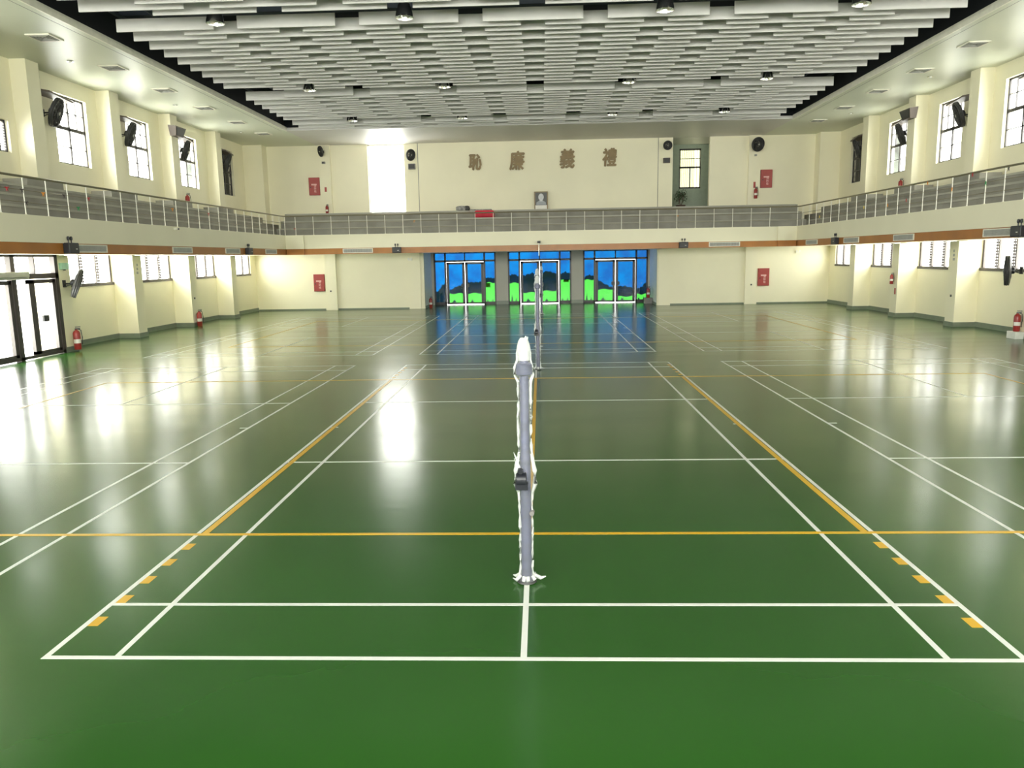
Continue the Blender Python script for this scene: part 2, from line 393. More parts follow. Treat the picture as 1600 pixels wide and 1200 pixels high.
# ------------------------------------------------------------------ gallery
def gallery():
    root = tag(empty('balcony'), 'cream gallery running round three sides with grey concrete seating tiers', None, None, 'structure')
    a = MB()
    for sg in (-1, 1):
        a.box(sg*XB, sg*(XB+.18), YF, YB+.1, ZW, ZT); a.box(sg*10.67, sg*XB, YB-.10, YB+.3, ZW, ZT)
    a.box(-XB, XB, YB, YB+.18, ZW, ZT)
    a.build('fascia', 'wall_paint', root)
    b = MB()
    for sg in (-1, 1):
        b.box(sg*(XB+.03), sg*(XB+.2), YF, YB+.1, ZS, ZW); b.box(sg*10.70, sg*XB, YB-.07, YB+.3, ZS, ZW)
    b.box(-XB, XB, YB+.03, YB+.2, ZS, ZW)
    b.build('wood_band', 'wood', root)
    c = MB()
    for sg in (-1, 1): c.box(sg*(XB+.18), sg*(XW-.005), YF, YB, ZS+.02, ZS+.12)
    c.box(-XW, XW, YB+.18, YE-.005, ZS+.02, ZS+.12)
    c.build('underside', 'wall_paint', root)
    d = MB()
    for sg in (-1, 1):
        for k, xx in enumerate((XB+.18, 12.2, 12.75, 13.3)):
            xe = (12.2, 12.75, 13.3, XW-.005)[k]
            d.box(sg*xx, sg*xe, YF, YE-.005, ZS+.13, 3.55+.325*k)
        for a0, b0 in PIL: d.box(sg*13.3, sg*13.95, a0-.95, a0+.62, 4.52, 4.72)
    for k in range(4):
        d.box(-12.2, 12.2, (YB+.18, 31.8, 32.5, 33.15)[k], (31.8, 32.5, 33.15, YE-.005)[k], ZS+.13, (3.55, 3.93, 4.30, 4.67)[k])
    d.build('seating_tiers', 'concrete', root)
    e = MB()
    for sg in (-1, 1):
        for k, xx in enumerate((12.2, 12.75, 13.3)): e.box(sg*(xx-.03), sg*(xx+.3), YF+.2, YB+.4, 3.55+.325*(k+1)-.05, 3.55+.325*(k+1)+.01)
    for k in range(3): e.box(-12.1, 12.1, (31.8, 32.5, 33.15)[k]-.03, (31.8, 32.5, 33.15)[k]+.2, (3.93, 4.30, 4.67)[k]-.05, (3.93, 4.30, 4.67)[k]+.01)
    e.build('seat_edges', 'concrete_light', root)
gallery()
def railing(name_label, pts_posts, A, B, nrm):
    root = tag(empty('railing', (0, 0, 0)), name_label, 'railing', 'railings round the gallery')
    for z, r, n, m in ((4.45, .028, 'top_rail', 'rail_bronze'), (4.15, .009, 'middle_rail', 'rail_bronze'), (3.88, .009, 'middle_rail', 'rail_bronze')):
        MB().tube([(A[0], A[1], z), (B[0], B[1], z)], r).build(n, m, root, True)
    first = None
    for p in pts_posts:
        if first is None:
            q = MB(); q.tube([(0, 0, ZT-.02), (0, 0, 4.44)], .013); q.lathe([(.035, ZT-.001), (.035, ZT+.012)], k=10)
            first = q.build('post', 'rail_white', root, True); o = first
        else:
            o = first.copy(); C.objects.link(o); o.parent = root
        o.location = (p[0], p[1], 0)
XR = XB+.07
side_y = [12.25-.825*k for k in range(4, 0, -1)]+[12.25+.825*k for k in range(23)]
railing('steel railing along the left gallery under the left hand windows', [(-XR, y) for y in side_y], (-XR, 8, 0), (-XR, YB-.35, 0), None)
railing('steel railing along the right gallery under the right hand windows', [(XR, y) for y in side_y], (XR, 8, 0), (XR, YB-.35, 0), None)
xe = [-.36+.823*k for k in range(-13, 14)]
railing('steel railing across the far gallery below the gilt characters', [(x_, YB+.07) for x_ in xe], (-11.25, YB+.07, 0), (11.25, YB+.07, 0), None)
# bent corner pieces of the rail
for sg, nm in ((-1, 'left'), (1, 'right')):
    r = tag(empty('railing'), 'short angled railing piece at the far %s gallery corner' % nm, 'railing', 'railings round the gallery')
    for z, rad, n, m in ((4.45, .028, 'top_rail', 'rail_bronze'), (4.15, .009, 'middle_rail', 'rail_bronze'), (3.88, .009, 'middle_rail', 'rail_bronze')):
        MB().tube([(sg*XR, YB-.35, z), (sg*(XR-.04), YB-.08, z), (sg*11.25, YB+.07, z)], rad).build(n, m, r, True)
    MB().tube([(sg*(XR-.06), YB-.06, ZT-.02), (sg*(XR-.06), YB-.06, 4.44)], .016).build('post', 'rail_white', r, True)

# ------------------------------------------------------------------ windows
def upper_window(sg, y0, y1, z0=ZU0, z1=ZU1, dark=False, label=''):
    global NW; NW += 1
    r = tag(empty('window_%d' % NW), label, None, None, 'structure')
    f = MB(); X0, X1 = sg*(XW+.10), sg*(XW+.15)
    def bar(a, b, c, d): f.box(X0, X1, a, b, c, d)
    t = .05
    bar(y0, y0+t, z0, z1); bar(y1-t, y1, z0, z1); bar(y0, y1, z0, z0+t); bar(y0, y1, z1-t, z1)
    zm = z0+.53*(z1-z0); ym = (y0+y1)/2
    if z1-z0 > 1.5:
        bar(y0, y1, zm-.05, zm+.05); bar(ym-.035, ym+.035, z0, z1)
        bar(y0, y1, z0+.26*(z1-z0)-.012, z0+.26*(z1-z0)+.012); bar(y0, y1, z0+.77*(z1-z0)-.012, z0+.77*(z1-z0)+.012)
        bar(y0+.4-.012, y0+.4+.012, zm, z1); bar(y1-.4-.012, y1-.4+.012, zm, z1)
    else:
        for k in range(1, 12): bar(y0, y1, z0+k*(z1-z0)/12-.006, z0+k*(z1-z0)/12+.006)
        bar(y1-.3, y1-.26, z0, z1)
    f.build('window_frame', 'dark_frame', r)
    p = MB(); p.face([(sg*(XW+.125), y0, z0), (sg*(XW+.125), y1, z0), (sg*(XW+.125), y1, z1), (sg*(XW+.125), y0, z1)])
    p.build('pane', 'glass_dim' if dark else 'glass', r)
    if not dark: portal('daylight', (sg*(XW+.22), (y0+y1)/2, (z0+z1)/2), (0, sg*PI/2, 0), z1-z0, y1-y0)
for sg in (-1, 1):
    for i, (a, b) in enumerate(UWIN):
        dk = i == 3
        upper_window(sg, a, b, dark=dk, label='%s tall upper window, %s on the %s wall counting from the end wall' % ('dim' if dk else 'bright', ORD[3-i], NM[sg]))
upper_window(-1, 14.9, 16.5, ZU0, 6.30, label='low louvred upper window at the edge of the left wall')
def lower_window(sg, y0, y1, label):
    global NW; NW += 1
    r = tag(empty('window_%d' % NW), label, None, None, 'structure')
    f = MB(); X0, X1 = sg*(XW+.05), sg*(XW+.12); z0, z1 = ZL0, 2.9
    f.box(sg*(XW-.02), sg*(XW+.14), y0, y1, z0-.02, z0+.07)
    f.box(X0, X1, y0, y1, z1-.05, z1)
    n = 4
    for k in range(n+1):
        yy = y0+k*(y1-y0)/n; wd = .09 if k in (0, n) else .05
        f.box(X0, X1, max(y0, yy-wd), min(y1, yy+wd), z0, z1) if k in (0, n) else f.box(X0, X1, yy-.03, yy+.03, z0, z1)
    f.build('window_frame', 'bronze_frame', r)
    l = MB()
    for k in range(n):       # open louvre brackets at each side of the panes
        ya = y0+k*(y1-y0)/n+.09
        for j in range(11):
            zz = z0+.1+j*.09
            l.box(sg*(XW+.03), sg*(XW+.14), ya, ya+.05, zz, zz+.06)
        l.box(sg*(XW+.06), sg*(XW+.09), ya+.03, ya+.045, z0, z1)
    l.build('louvre_bracket', 'bronze_frame', r)
    p = MB(); p.face([(sg*(XW+.11), y0, z0), (sg*(XW+.11), y1, z0), (sg*(XW+.11), y1, z1), (sg*(XW+.11), y0, z1)])
    p.build('pane', 'glass', r)
    portal('daylight', (sg*(XW+.22), (y0+y1)/2, (z0+z1)/2), (0, sg*PI/2, 0), z1-z0, y1-y0)
for sg in (-1, 1):
    for i, (a, b) in enumerate(LWIN):
        lower_window(sg, a, b, 'wide lower strip window under the %s gallery, %s from the end wall' % (NM[sg], ORD[3-i]))
# end wall bright opening and the green tinted window in the right recess
NW += 1
r = tag(empty('window_%d' % NW), 'tall overexposed white window in the end wall left of the characters', None, None, 'structure')
f = MB()
for a in (-8.2, -6.45): f.box(a, a+.04, YE+.14, YE+.18, 4.6, ZC)
f.box(-8.2, -6.41, YE+.14, YE+.18, 4.6, 4.66); f.box(-8.2, -6.41, YE+.14, YE+.18, 7.86, ZC)
f.build('window_frame', 'rail_white', r)
p = MB(); p.face([(-8.2, YE+.16, 4.6), (-6.41, YE+.16, 4.6), (-6.41, YE+.16, ZC), (-8.2, YE+.16, ZC)]); p.build('pane', 'glass', r)
portal('daylight', (-7.3, YE+.24, 6.26), (-PI/2, 0, 0), 1.79, 3.3)
NW += 1
r = tag(empty('window_%d' % NW), 'curtained yellow green window at the back of the recess', None, None, 'structure')
f = MB(); zz = [(5.75, 7.72)]
for a in (7.2, 8.26): f.box(a, a+.06, 36.4, 36.48, 5.75, 7.72)
for z in (5.75, 6.76, 7.64): f.box(7.2, 8.3, 36.4, 36.48, z, z+.08)
f.box(7.73, 7.77, 36.4, 36.46, 5.75, 6.8); f.box(7.2, 8.3, 36.42, 36.45, 7.22, 7.25)
f.build('window_frame', 'dark_frame', r)
glass_mat('glass_green', (.30, .29, .20)); glass_mat('curtain_sheer', (.24, .32, .12), gloss=.02, rough=.8)
p = MB(); p.face([(7.2, 36.47, 5.75), (8.3, 36.47, 5.75), (8.3, 36.47, 7.72), (7.2, 36.47, 7.72)]); p.build('pane', 'glass_green', r)
cu = MB()
for k in range(22):
    xa = 7.26+k*.0455
    if k > 14 and k % 3: continue
    cu.box(xa, xa+.026, 36.37+.012*(k % 2), 36.375+.012*(k % 2), 5.8, 7.66)
cu.build('curtain', 'curtain_sheer', r)
portal('daylight', (7.75, 36.55, 6.7), (-PI/2, 0, 0), 1.1, 1.95)

for sg in (-1, 1):      # unseen windows added beside and behind the camera to bring in more daylight
    for k, (a, b) in enumerate(UNSEEN):
        if sg < 0 and k == 0: continue
        upper_window(sg, a, b, label='tall upper window added out of view on the %s wall beside the camera, %s back' % (NM[sg], ORD[k]))
# neighbouring dark walls outside the far windows
for sg in (-1, 1):
    o = MB().box(sg*15.0, sg*15.4, 29.9, 34.5, 4.8, 8.3); struct('wall_neighbour', o, 'tree_dark', 'dark neighbouring wall seen through the farthest upper window on the %s' % NM[sg])

# ------------------------------------------------------------------ entrance doors with printed film
PX = .0345
def zz(py): return max(.1, (473-py)*PX)
def film_pane(name, x0, x1, z0, z1, root, hill=None, green=None, sun=None, y=YD+.06, seed=0, trees=()):
    rnd = random.Random(seed); m = MB(); n = 26
    for i in range(n):
        a = x0+(x1-x0)*i/n; b = x0+(x1-x0)*(i+1)/n; t = (i+.5)/n
        g = z0 if green is None else green
        h = g
        if hill is not None:
            k = t*(len(hill)-1); j = min(int(k), len(hill)-2); h = hill[j]+(hill[j+1]-hill[j])*(k-j)
            h += .05*abs(math.sin(t*9+seed))+rnd.uniform(0, .05)
        if green is not None:
            g = green + (.03*math.sin(t*7+seed*2))
            for tx, tw, th in trees:      # small tree shapes standing in the meadow
                if abs(t-tx) < tw:
                    bt = max(0, 1-abs(t-tx)/tw)
                    m.face([(a, y-.001, z0), (b, y-.001, z0), (b, y-.001, z0+th*bt), (a, y-.001, z0+th*bt)], 1)
                    m.face([(a, y, z0+th*bt), (b, y, z0+th*bt), (b, y, max(g, z0+th*bt)), (a, y, max(g, z0+th*bt))], 2); break
            else:
                m.face([(a, y, z0), (b, y, z0), (b, y, g), (a, y, g)], 3 if (sun and sun[0] < t < sun[1] and False) else 2)
        h = min(max(h, g), z1)
        if h > g+.001: m.face([(a, y, g), (b, y, g), (b, y, h), (a, y, h)], 1)
        if sun and sun[0] < t < sun[1]:
            m.face([(a, y-.003, sun[2]), (b, y-.003, sun[2]), (b, y-.003, sun[3]), (a, y-.003, sun[3])], 3)
        m.face([(a, y, h), (b, y, h), (b, y, z1), (a, y, z1)], 0)
    return m.build(name, ['film_blue', 'film_hill', 'film_meadow', 'film_sun'], root)
DOORS = [
 dict(n=1, lab='left entrance door set with blue film and green meadow only on its right', sl=([zz(455), zz(452), zz(445), zz(441)], None, None), l1=([zz(453), zz(447), zz(445)], zz(456), None), l2=([zz(440), zz(441), zz(440)], zz(456), None), sr=([zz(434), zz(434), zz(435)], zz(440), (0, .5, zz(447), zz(440.5)))),
 dict(n=2, lab='middle entrance door set behind the net posts', sl=([zz(431), zz(429), zz(433)], zz(441), None), l1=([zz(432), zz(430), zz(428), zz(432)], zz(456), None), l2=([zz(428), zz(425), zz(427), zz(430)], zz(454), None), sr=([zz(430), zz(427), zz(430)], zz(438), (.3, .9, zz(441), zz(437)))),
 dict(n=3, lab='right entrance door set with mostly blue film and a dark slope', sl=([zz(435), zz(432), zz(434)], zz(438), None), l1=([zz(440), zz(447), zz(452)], zz(453), None), l2=([zz(450), zz(450), zz(453)], zz(464), None), sr=([zz(454), zz(452), zz(444)], zz(461), None)),
]
for (x0, x1), D in zip(DX, DOORS):
    r = tag(empty('door_%d' % D['n']), D['lab'], None, None, 'structure')
    wdt = x1-x0; s1 = x0+.62; s2 = x1-.62; mid = (s1+s2)/2; zt = 2.24
    F = MB(); ya, yb = YD, YD+.10
    F.box(x0, x0+.08, ya, yb, 0, 2.75); F.box(x1-.08, x1, ya, yb, 0, 2.75)
    F.box(s1-.06, s1+.03, ya, yb, 0, 2.75); F.box(s2-.03, s2+.06, ya, yb, 0, 2.75)
    F.box(x0, x1, ya, yb, zt, zt+.10); F.box(mid-.03, mid+.03, ya, yb, zt, 2.75); F.box(x0, x1, ya, yb, 2.68, 2.76)
    F.box(x0+.05, s1, ya, yb, .0, .14); F.box(s2, x1-.05, ya, yb, .0, .14)
    F.build('door_frame', 'dark_frame', r)
    film_pane('pane', x0+.08, s1-.06, .14, zt, r, *D['sl'], seed=D['n']*10+1, trees=((.25, .1, .35), (.7, .08, .2)) if D['n'] > 1 else ())
    film_pane('pane', s2+.06, x1-.08, .14, zt, r, *D['sr'], seed=D['n']*10+2, trees=((.2, .12, .12), (.75, .1, .15)))
    for a, b, k in ((x0+.08, s1-.06, 3), (s1+.03, mid-.03, 4), (mid+.03, s2-.03, 5), (s2+.06, x1-.08, 6)):
        film_pane('transom_pane', a, b, zt+.10, 2.68, r, seed=D['n']*10+k)
    for side, (a, b), key in ((0, (s1+.041, mid-.011), 'l1'), (1, (mid+.011, s2-.041), 'l2')):
        if D['n'] == 1 and side: b = s2-.035
        if D['n'] == 3 and not side: a = s1+.035
        L = MB(); z0, z1 = .026, zt-.013; st = .13
        L.box(a, a+st, ya+.02, yb-.01, z0, z1); L.box(b-st, b, ya+.02, yb-.01, z0, z1)
        L.box(a, b, ya+.02, yb-.01, z0, z0+.09); L.box(a, b, ya+.02, yb-.01, z1-.11, z1)
        lf = L.build('door_leaf', 'dark_frame', r)
        film_pane('pane', a+st, b-st, z0+.09, z1-.11, lf, *D[key], seed=D['n']*10+7+side, trees=((.35, .16, .16),) if side == 0 else ((.3, .12, .15),))
        hx = b-.10 if side == 0 else a+.10
        MB().box(hx-.10, hx+.10, ya-.03, ya+.02, .92, 1.10).build('door_handle', 'black_plastic', lf)
    portal('daylight', ((x0+x1)/2, YD+.2, 1.35), (-PI/2, 0, 0), wdt, 2.7)

# ------------------------------------------------------------------ glass door in the left wall
r = tag(empty('door_4'), 'dark framed glass double door at the near end of the left wall', None, None, 'structure')
F = MB(); xa, xb = -XP+.02, -XP-.12
F.box(xa, xb, 16.66, 16.80, 0, 2.74); F.box(xa, xb, 13.3, 13.42, 0, 2.74); F.box(xa, xb, 14.86, 15.02, 0, 2.74)
F.box(xa, xb, 13.3, 16.8, 2.10, 2.24); F.box(xa, xb, 13.3, 16.8, 2.68, 2.74); F.box(xa, xb, 13.3, 16.8, .02, .10)
F.box(xa, xb, 15.78, 15.82, 2.24, 2.70); F.box(xa, xb, 14.1, 14.14, 2.24, 2.7)
F.build('door_frame', 'bronze_frame', r)
for (a, b, h) in ((13.45, 14.84, 13.56), (15.52, 16.64, 15.98)):
    L = MB(); L.box(xa-.02, xb+.02, a, a+.14 if a < 15 else a+.22, .06, 2.08); L.box(xa-.02, xb+.02, b-.12, b, .06, 2.08)
    L.box(xa-.02, xb+.02, a, b, .06, .18); L.box(xa-.02, xb+.02, a, b, 1.98, 2.08)
    lf = L.build('door_leaf', 'bronze_frame', r)
    p = MB(); p.face([(-XP-.05, a+.1, .15), (-XP-.05, b-.1, .15), (-XP-.05, b-.1, 2.0), (-XP-.05, a+.1, 2.0)]); p.build('pane', 'glass', lf)
    MB().box(xa+.05, xa-.01, h-.09, h+.13, .95, 1.12).build('door_handle', 'dark_grey', lf)
p = MB(); p.face([(-XP-.05, 15.02, .1), (-XP-.05, 15.52, .1), (-XP-.05, 15.52, 2.1), (-XP-.05, 15.02, 2.1)]); p.build('pane', 'glass', r)
p = MB(); p.face([(-XP-.05, 13.42, 2.24), (-XP-.05, 16.66, 2.24), (-XP-.05, 16.66, 2.68), (-XP-.05, 13.42, 2.68)]); p.build('transom_pane', 'glass', r)
portal('daylight', (-XP-.2, 15.05, 1.4), (0, -PI/2, 0), 2.7, 3.4)
W = MB(); W.box(-XP-.13, -XW, 13.29, 13.31, 0, 2.74); W.box(-XP-.10, -XW-.1, 13.3, 16.8, 2.74, 2.95)
struct('trim_4', W, 'wall_paint', 'plaster reveal around the left glass door')
o = MB(); o.box(-XP+.02, -XP+.24, 13.4, 15.25, 2.16, 2.30); o.box(-XP+.02, -XP+.20, 13.4, 15.28, 2.10, 2.16)
tag(o.build('air_curtain', 'vent_grey', bevel=.02), 'long grey air curtain unit mounted above the left glass door', 'air curtain')

# ------------------------------------------------------------------ hanging ceiling baffles
pan = None
def baffle(xc, y, half, label):
    global pan
    if pan is None:
        m = MB(); m.box(-1.175, 1.175, -.02, .02, ZC, ZC+.29)
        pan = m.build('ceiling_baffle', 'baffle_white', bevel=.006); o = pan
        tag(o, label, 'ceiling baffle', 'white baffles hanging in rows under the roof')
    else:
        o = pan.copy(); C.objects.link(o); o['label'] = label
    o.location = (xc, y, 0); o.scale = (half/1.175, 1, 1)
MOD = 2.92
def row(y, kind, label):
    g = [MOD*(k+.5) for k in range(-3, 3)] if kind == 'B' else [MOD*k for k in range(-2, 3)]
    c = [(g[i]+g[i+1])/2 for i in range(len(g)-1)]
    c = [c[0]-MOD]+c+[c[-1]+MOD]
    c = [q for q in c]
    for i, q in enumerate(c):
        half = 1.175
        baffle(q, y, half, 'white baffle, %s from left, %s' % (ORD[i], label))
Bs = 1
blocks = [('block before the nearest lamps', [11.62+.79*k for k in range(3)], 0),
          ('block between nearest and middle lamps', [14.74+.787*k for k in range(9)], 0),
          ('block between middle and farthest lamps', [22.55+.775*k for k in range(6)], 1),
          ('strip beyond the farthest lamps', [27.95+.79*k for k in range(2)], 0)]
for bn, ys, par in blocks:
    n = 0
    for y in ys:
        last = y == ys[-1]
        for kind, dy in ((('B', 0), ('A', .39)) if not par else (('A', 0), ('B', .39))):
            if last and dy and bn.startswith('block b') and 'middle lamps' in bn and False: continue
            row(y+dy, kind, '%s row of the %s' % (('first', 'second', 'third', 'fourth', 'fifth', 'sixth', 'seventh', 'eighth', 'ninth', 'tenth', 'eleventh', 'twelfth', 'thirteenth', 'fourteenth', 'fifteenth', 'sixteenth', 'seventeenth', 'eighteenth')[n], bn)); n += 1

# ------------------------------------------------------------------ high bay lamps
def make_lamp():
    t = thing('high_bay_lamp', (0, 0, 0), '', 'lamp', 'unlit high bay lamps between the baffle blocks')
    MB().lathe([(.03, .62), (.10, .60), (.12, .42), (.13, .30)], k=24).build('housing', 'lamp_housing', t, True)
    MB().lathe([(.13, .30), (.165, .20), (.20, .07), (.212, 0), (.205, 0), (.192, .07), (.155, .20), (.11, .29)], k=32, cap=False).build('reflector', 'aluminium', t, True)
    b = MB(); b.lathe([(.005, .08), (.045, .10), (.05, .16), (.03, .24), (.03, .29)], k=16).build('bulb', 'glass_bulb', t, True)
    MB().tube([(0, 0, .6), (0, 0, 1.84)], .012).build('rod', 'dark_grey', t)
    return t
lamp = make_lamp(); used = False
for ry, rn in ((14.15, 'nearest'), (21.85, 'middle'), (27.15, 'farthest')):
    for lx, ln in ((-7.3, 'leftmost'), (-2.92, 'second from left'), (2.98, 'second from right'), (7.32, 'rightmost')):
        place(lamp, used, (lx, ry if rn != 'middle' else 21.35+.1, 7.88), 'bell shaped high bay lamp, %s in the %s lamp row' % (ln, rn)); used = True

# ------------------------------------------------------------------ ceiling diffusers and downlights
def make_diffuser():
    t = thing('ceiling_vent', (0, 0, 0), '', 'air vent', 'square air diffusers in the soffit')
    f = MB(); 
    for a, b, c, d in ((-.3, .3, -.3, -.26), (-.3, .3, .26, .3), (-.3, -.26, -.3, .3), (.26, .3, -.3, .3)): f.box(a, b, c, d, -.03, 0)
    f.build('frame', 'vent_frame', t)
    s = MB()
    for k in range(4):
        q = .22-.055*k
        for a, b, c, d in ((-q, q, -q, -q+.02), (-q, q, q-.02, q), (-q, -q+.02, -q, q), (q-.02, q, -q, q)): s.box(a, b, c, d, -.035+.006*k, -.01)
    s.build('louvres', 'vent_grey', t)
    MB().box(-.27, .27, -.27, .27, -.008, -.001).build('throat', 'dark_grey', t)
    return t
dif = make_diffuser(); used = False
for sg in (-1, 1):
    for i, y in enumerate((14.95, 18.0, 21.0, 24.0, 27.0, 29.9)):
        place(dif, used, (sg*11.85, y, ZC), 'square air diffuser in the %s soffit, %s counting from the end wall' % (NM[sg], ORD[5-i])); used = True
def make_down():
    t = thing('downlight', (0, 0, 0), '', 'ceiling light', 'small round downlights in the soffit')
    MB().lathe([(.05, 0), (.09, -.012), (.09, -.02), (.05, -.02)], k=16).build('ring', 'steel', t, True)
    MB().lathe([(.0, -.05), (.035, -.045), (.045, -.02), (.045, 0)], k=16).build('bulb', 'glass_bulb', t, True)
    return t
dn = make_down(); used = False
for sg, ys in ((-1, (17.2, 23.3, 29.3)), (1, (16.9, 21.9, 28.3))):
    for i, y in enumerate(ys):
        place(dn, used, (sg*12.6, y, ZC), 'small round downlight in the %s soffit, %s' % (NM[sg], ('nearest the camera', 'midway along the hall', 'nearest the end wall')[i])); used = True

# ------------------------------------------------------------------ vents and loudspeakers in the wood band (built facing -y, turned to the wall)
def make_grille(wd):
    t = thing('air_vent', (0, 0, 0), '', 'air vent', 'long air grilles in the wood band')
    h = .20; f = MB()
    for a, b, c, d in ((-wd/2, wd/2, -h/2, -h/2+.025), (-wd/2, wd/2, h/2-.025, h/2), (-wd/2, -wd/2+.03, -h/2, h/2), (wd/2-.03, wd/2, -h/2, h/2)): f.box(a, b, -.03, .01, c, d)
    f.build('frame', 'vent_frame', t)
    s = MB()
    n = int(wd/.05)
    for k in range(n): s.box(-wd/2+.03+k*(wd-.06)/n, -wd/2+.03+k*(wd-.06)/n+.022, -.02, 0, -h/2+.02, h/2-.02)
    for k in range(3): s.box(-wd/2+.03, wd/2-.03, -.024, -.018, -.05+k*.05-.006, -.05+k*.05+.006)
    s.build('louvres', 'vent_grey', t)
    MB().box(-wd/2+.02, wd/2-.02, -.006, .0, -h/2+.02, h/2-.02).build('backing', 'mid_grey', t)
    return t
gr = make_grille(1.38); used = False
VEN = [((-8.23, YB+.03), 0, 'far gallery band, left of the entrance'), ((8.35, YB+.03), 0, 'far gallery band, right of the entrance')]
for y, n in ((15.47, 'nearest'), (20.6, 'second nearest'), (24.75, 'third nearest'), (28.95, 'farthest')):
    VEN.append(((-XB-.03, y), PI/2, 'left gallery band, %s of its four' % n)); VEN.append(((XB+.03, y+.05), -PI/2, 'right gallery band, %s of its four' % n))
for (x_, y_), rz, n in VEN:
    place(gr, used, (x_, y_, 2.86), 'pale framed air grille in the '+n, rz); used = True
def make_speaker():
    t = thing('loudspeaker', (0, 0, 0), '', 'loudspeaker', 'black loudspeakers on the wood band')
    MB().box(-.36, .36, -.24, .0, -.13, .13).build('cabinet', 'black_plastic', t, bevel=.02)
    MB().box(-.33, .33, -.25, -.238, -.10, .10).build('grille', 'dark_grey', t)
    MB().box(.08, .2, -.256, -.249, -.03, -.01).build('badge', 'label_white', t)
    k = MB()
    for q in (-.12, .10): k.tube([(q, -.1, .12), (q, -.1, .20)], .02); k.lathe([(.03, .19), (.05, .22), (.045, .27), (.02, .29)], c=(q, -.1, 0), k=12)
    k.build('mounting_clamp', 'black_plastic', t, True)
    return t
sp_ = make_speaker(); used = False
for (x_, y_), rz, n in (((-6.43, YB+.03), 0, 'far gallery, left of the entrance doors'), ((6.52, YB+.03), 0, 'far gallery, right of the entrance doors'),
     ((-XB-.03, 14.45), PI/2, 'left gallery beside the nearest grille'), ((-XB-.03, 26.2), PI/2, 'left gallery towards the far corner'),
     ((XB+.03, 14.6), -PI/2, 'right gallery at the photo edge'), ((XB+.03, 26.2), -PI/2, 'right gallery towards the far corner')):
    o = place(sp_, used, (x_, y_, 2.86), 'black loudspeaker box on the '+n, rz); used = True
    if rz == 0: o.scale = (.55, .7, 1)
# small camera on the middle of the far gallery front
t = thing('security_camera', (.04, YB, 3.1), 'small dark camera on a thin drop rod above the middle entrance doors', 'camera')
MB().box(-.07, .07, -.16, 0, -.05, .05).build('camera_body', 'dark_grey', t, bevel=.01)
MB().tube([(0, -.10, -.03), (0, -.10, -.62)], .018).build('rod', 'steel', t)
MB().lathe([(.03, -.19), (.035, -.16)], axis='y', k=12).build('lens', 'black_plastic', t)
t = thing('security_camera', (-XB, 20.15, 3.52), 'small pale camera fixed on the left gallery front above a grille', 'camera')
MB().box(0, .10, -.10, .10, -.03, .03).build('camera_body', 'vent_frame', t, bevel=.01)
MB().lathe([(.02, .1), (.03, .13)], axis='x', k=12).build('lens', 'dark_grey', t)

# ------------------------------------------------------------------ fire hose cabinets
def text_obj(name, body, size, m, parent, loc, rot, ext=.003, off=0, align='CENTER'):
    cu = bpy.data.curves.new(name, 'FONT'); cu.body = body; cu.size = size; cu.align_x = align; cu.align_y = 'CENTER'; cu.extrude = ext; cu.offset = off
    cu.materials.append(MAT[m]); o = bpy.data.objects.new(name, cu); C.objects.link(o)
    if parent: o.parent = parent
    bpy.context.view_layer.update()
    me = bpy.data.meshes.new_from_object(o.evaluated_get(bpy.context.evaluated_depsgraph_get()))
    bpy.data.objects.remove(o); o = bpy.data.objects.new(name, me); C.objects.link(o)
    if parent: o.parent = parent
    o.location = loc; o.rotation_euler = rot
    return o
def make_cab():
    t = thing('fire_hose_cabinet', (0, 0, 0), '', 'fire hose cabinet', 'red fire hose cabinets on the end wall')
    MB().box(-.27, .27, -.10, .0, -.42, .42).build('cabinet_box', 'cabinet_red', t, bevel=.01)
    d = MB().box(-.245, .245, -.112, -.10, -.395, .395).build('cabinet_door', 'cabinet_red', t, bevel=.004)
    for i, ch in enumerate('消防栓'):
        text_obj('lettering', ch, .12, 'text_pink', d, (.04, -.114, .02-.13*i), (PI/2, 0, 0), .001, .002)
    MB().box(-.14, .12, -.116, -.11, .05, .12).build('label_plate', 'text_pink', d)
    MB().lathe([(.03, -.13), (.03, -.11)], c=(-.18, 0, -.05), axis='y', k=12).build('lock', 'dark_grey', d)
    return t
cab = make_cab(); used = False
for x_, z_, n in ((-10.84, 6.0, 'upper left of the end wall, above the gallery'), (10.87, 5.92, 'upper right of the end wall, above the gallery'),
                  (-10.88, 1.35, 'lower left of the end wall, under the gallery'), (10.90, 1.29, 'lower right of the end wall, under the gallery')):
    place(cab, used, (x_, YE if abs(x_) > 10.7 else YE, z_), 'red fire hose cabinet at the '+n); used = True

# ------------------------------------------------------------------ the four large characters
for ch, xc, zc, sz, nm in (('禮', 3.45, 7.00, .86, 'rightmost'), ('義', 1.43, 6.98, .92, 'second from the right'), ('廉', -.97, 6.94, .90, 'second from the left'), ('恥', -2.99, 6.93, .78, 'leftmost')):
    o = text_obj('wall_character', ch, sz, 'bronze_letters', None, (xc, YE-.03, zc), (PI/2, 0, 0), .03, 0)
    base = o.data; V_ = [v.co.copy() for v in base.vertices]; Fc = [tuple(p.vertices) for p in base.polygons]; vs_, fs_ = [], []
    for j, (dx, dz) in enumerate(((-.028, 0), (.028, .006), (0, .026), (0, -.026), (.012, -.010))):      # heavy brushed strokes
        vs_ += [(v.x*.80+dx+v.y*.06, v.y*1.02+dz, v.z+.0012*j) for v in V_]; fs_ += [tuple(i+j*len(V_) for i in f_) for f_ in Fc]
    me = bpy.data.meshes.new('wall_character'); me.from_pydata(vs_, [], fs_); me.materials.append(MAT['bronze_letters']); o.data = me
    tag(o, 'dark bronze written character on the end wall, %s of the four' % nm, 'wall lettering', 'four characters on the end wall')

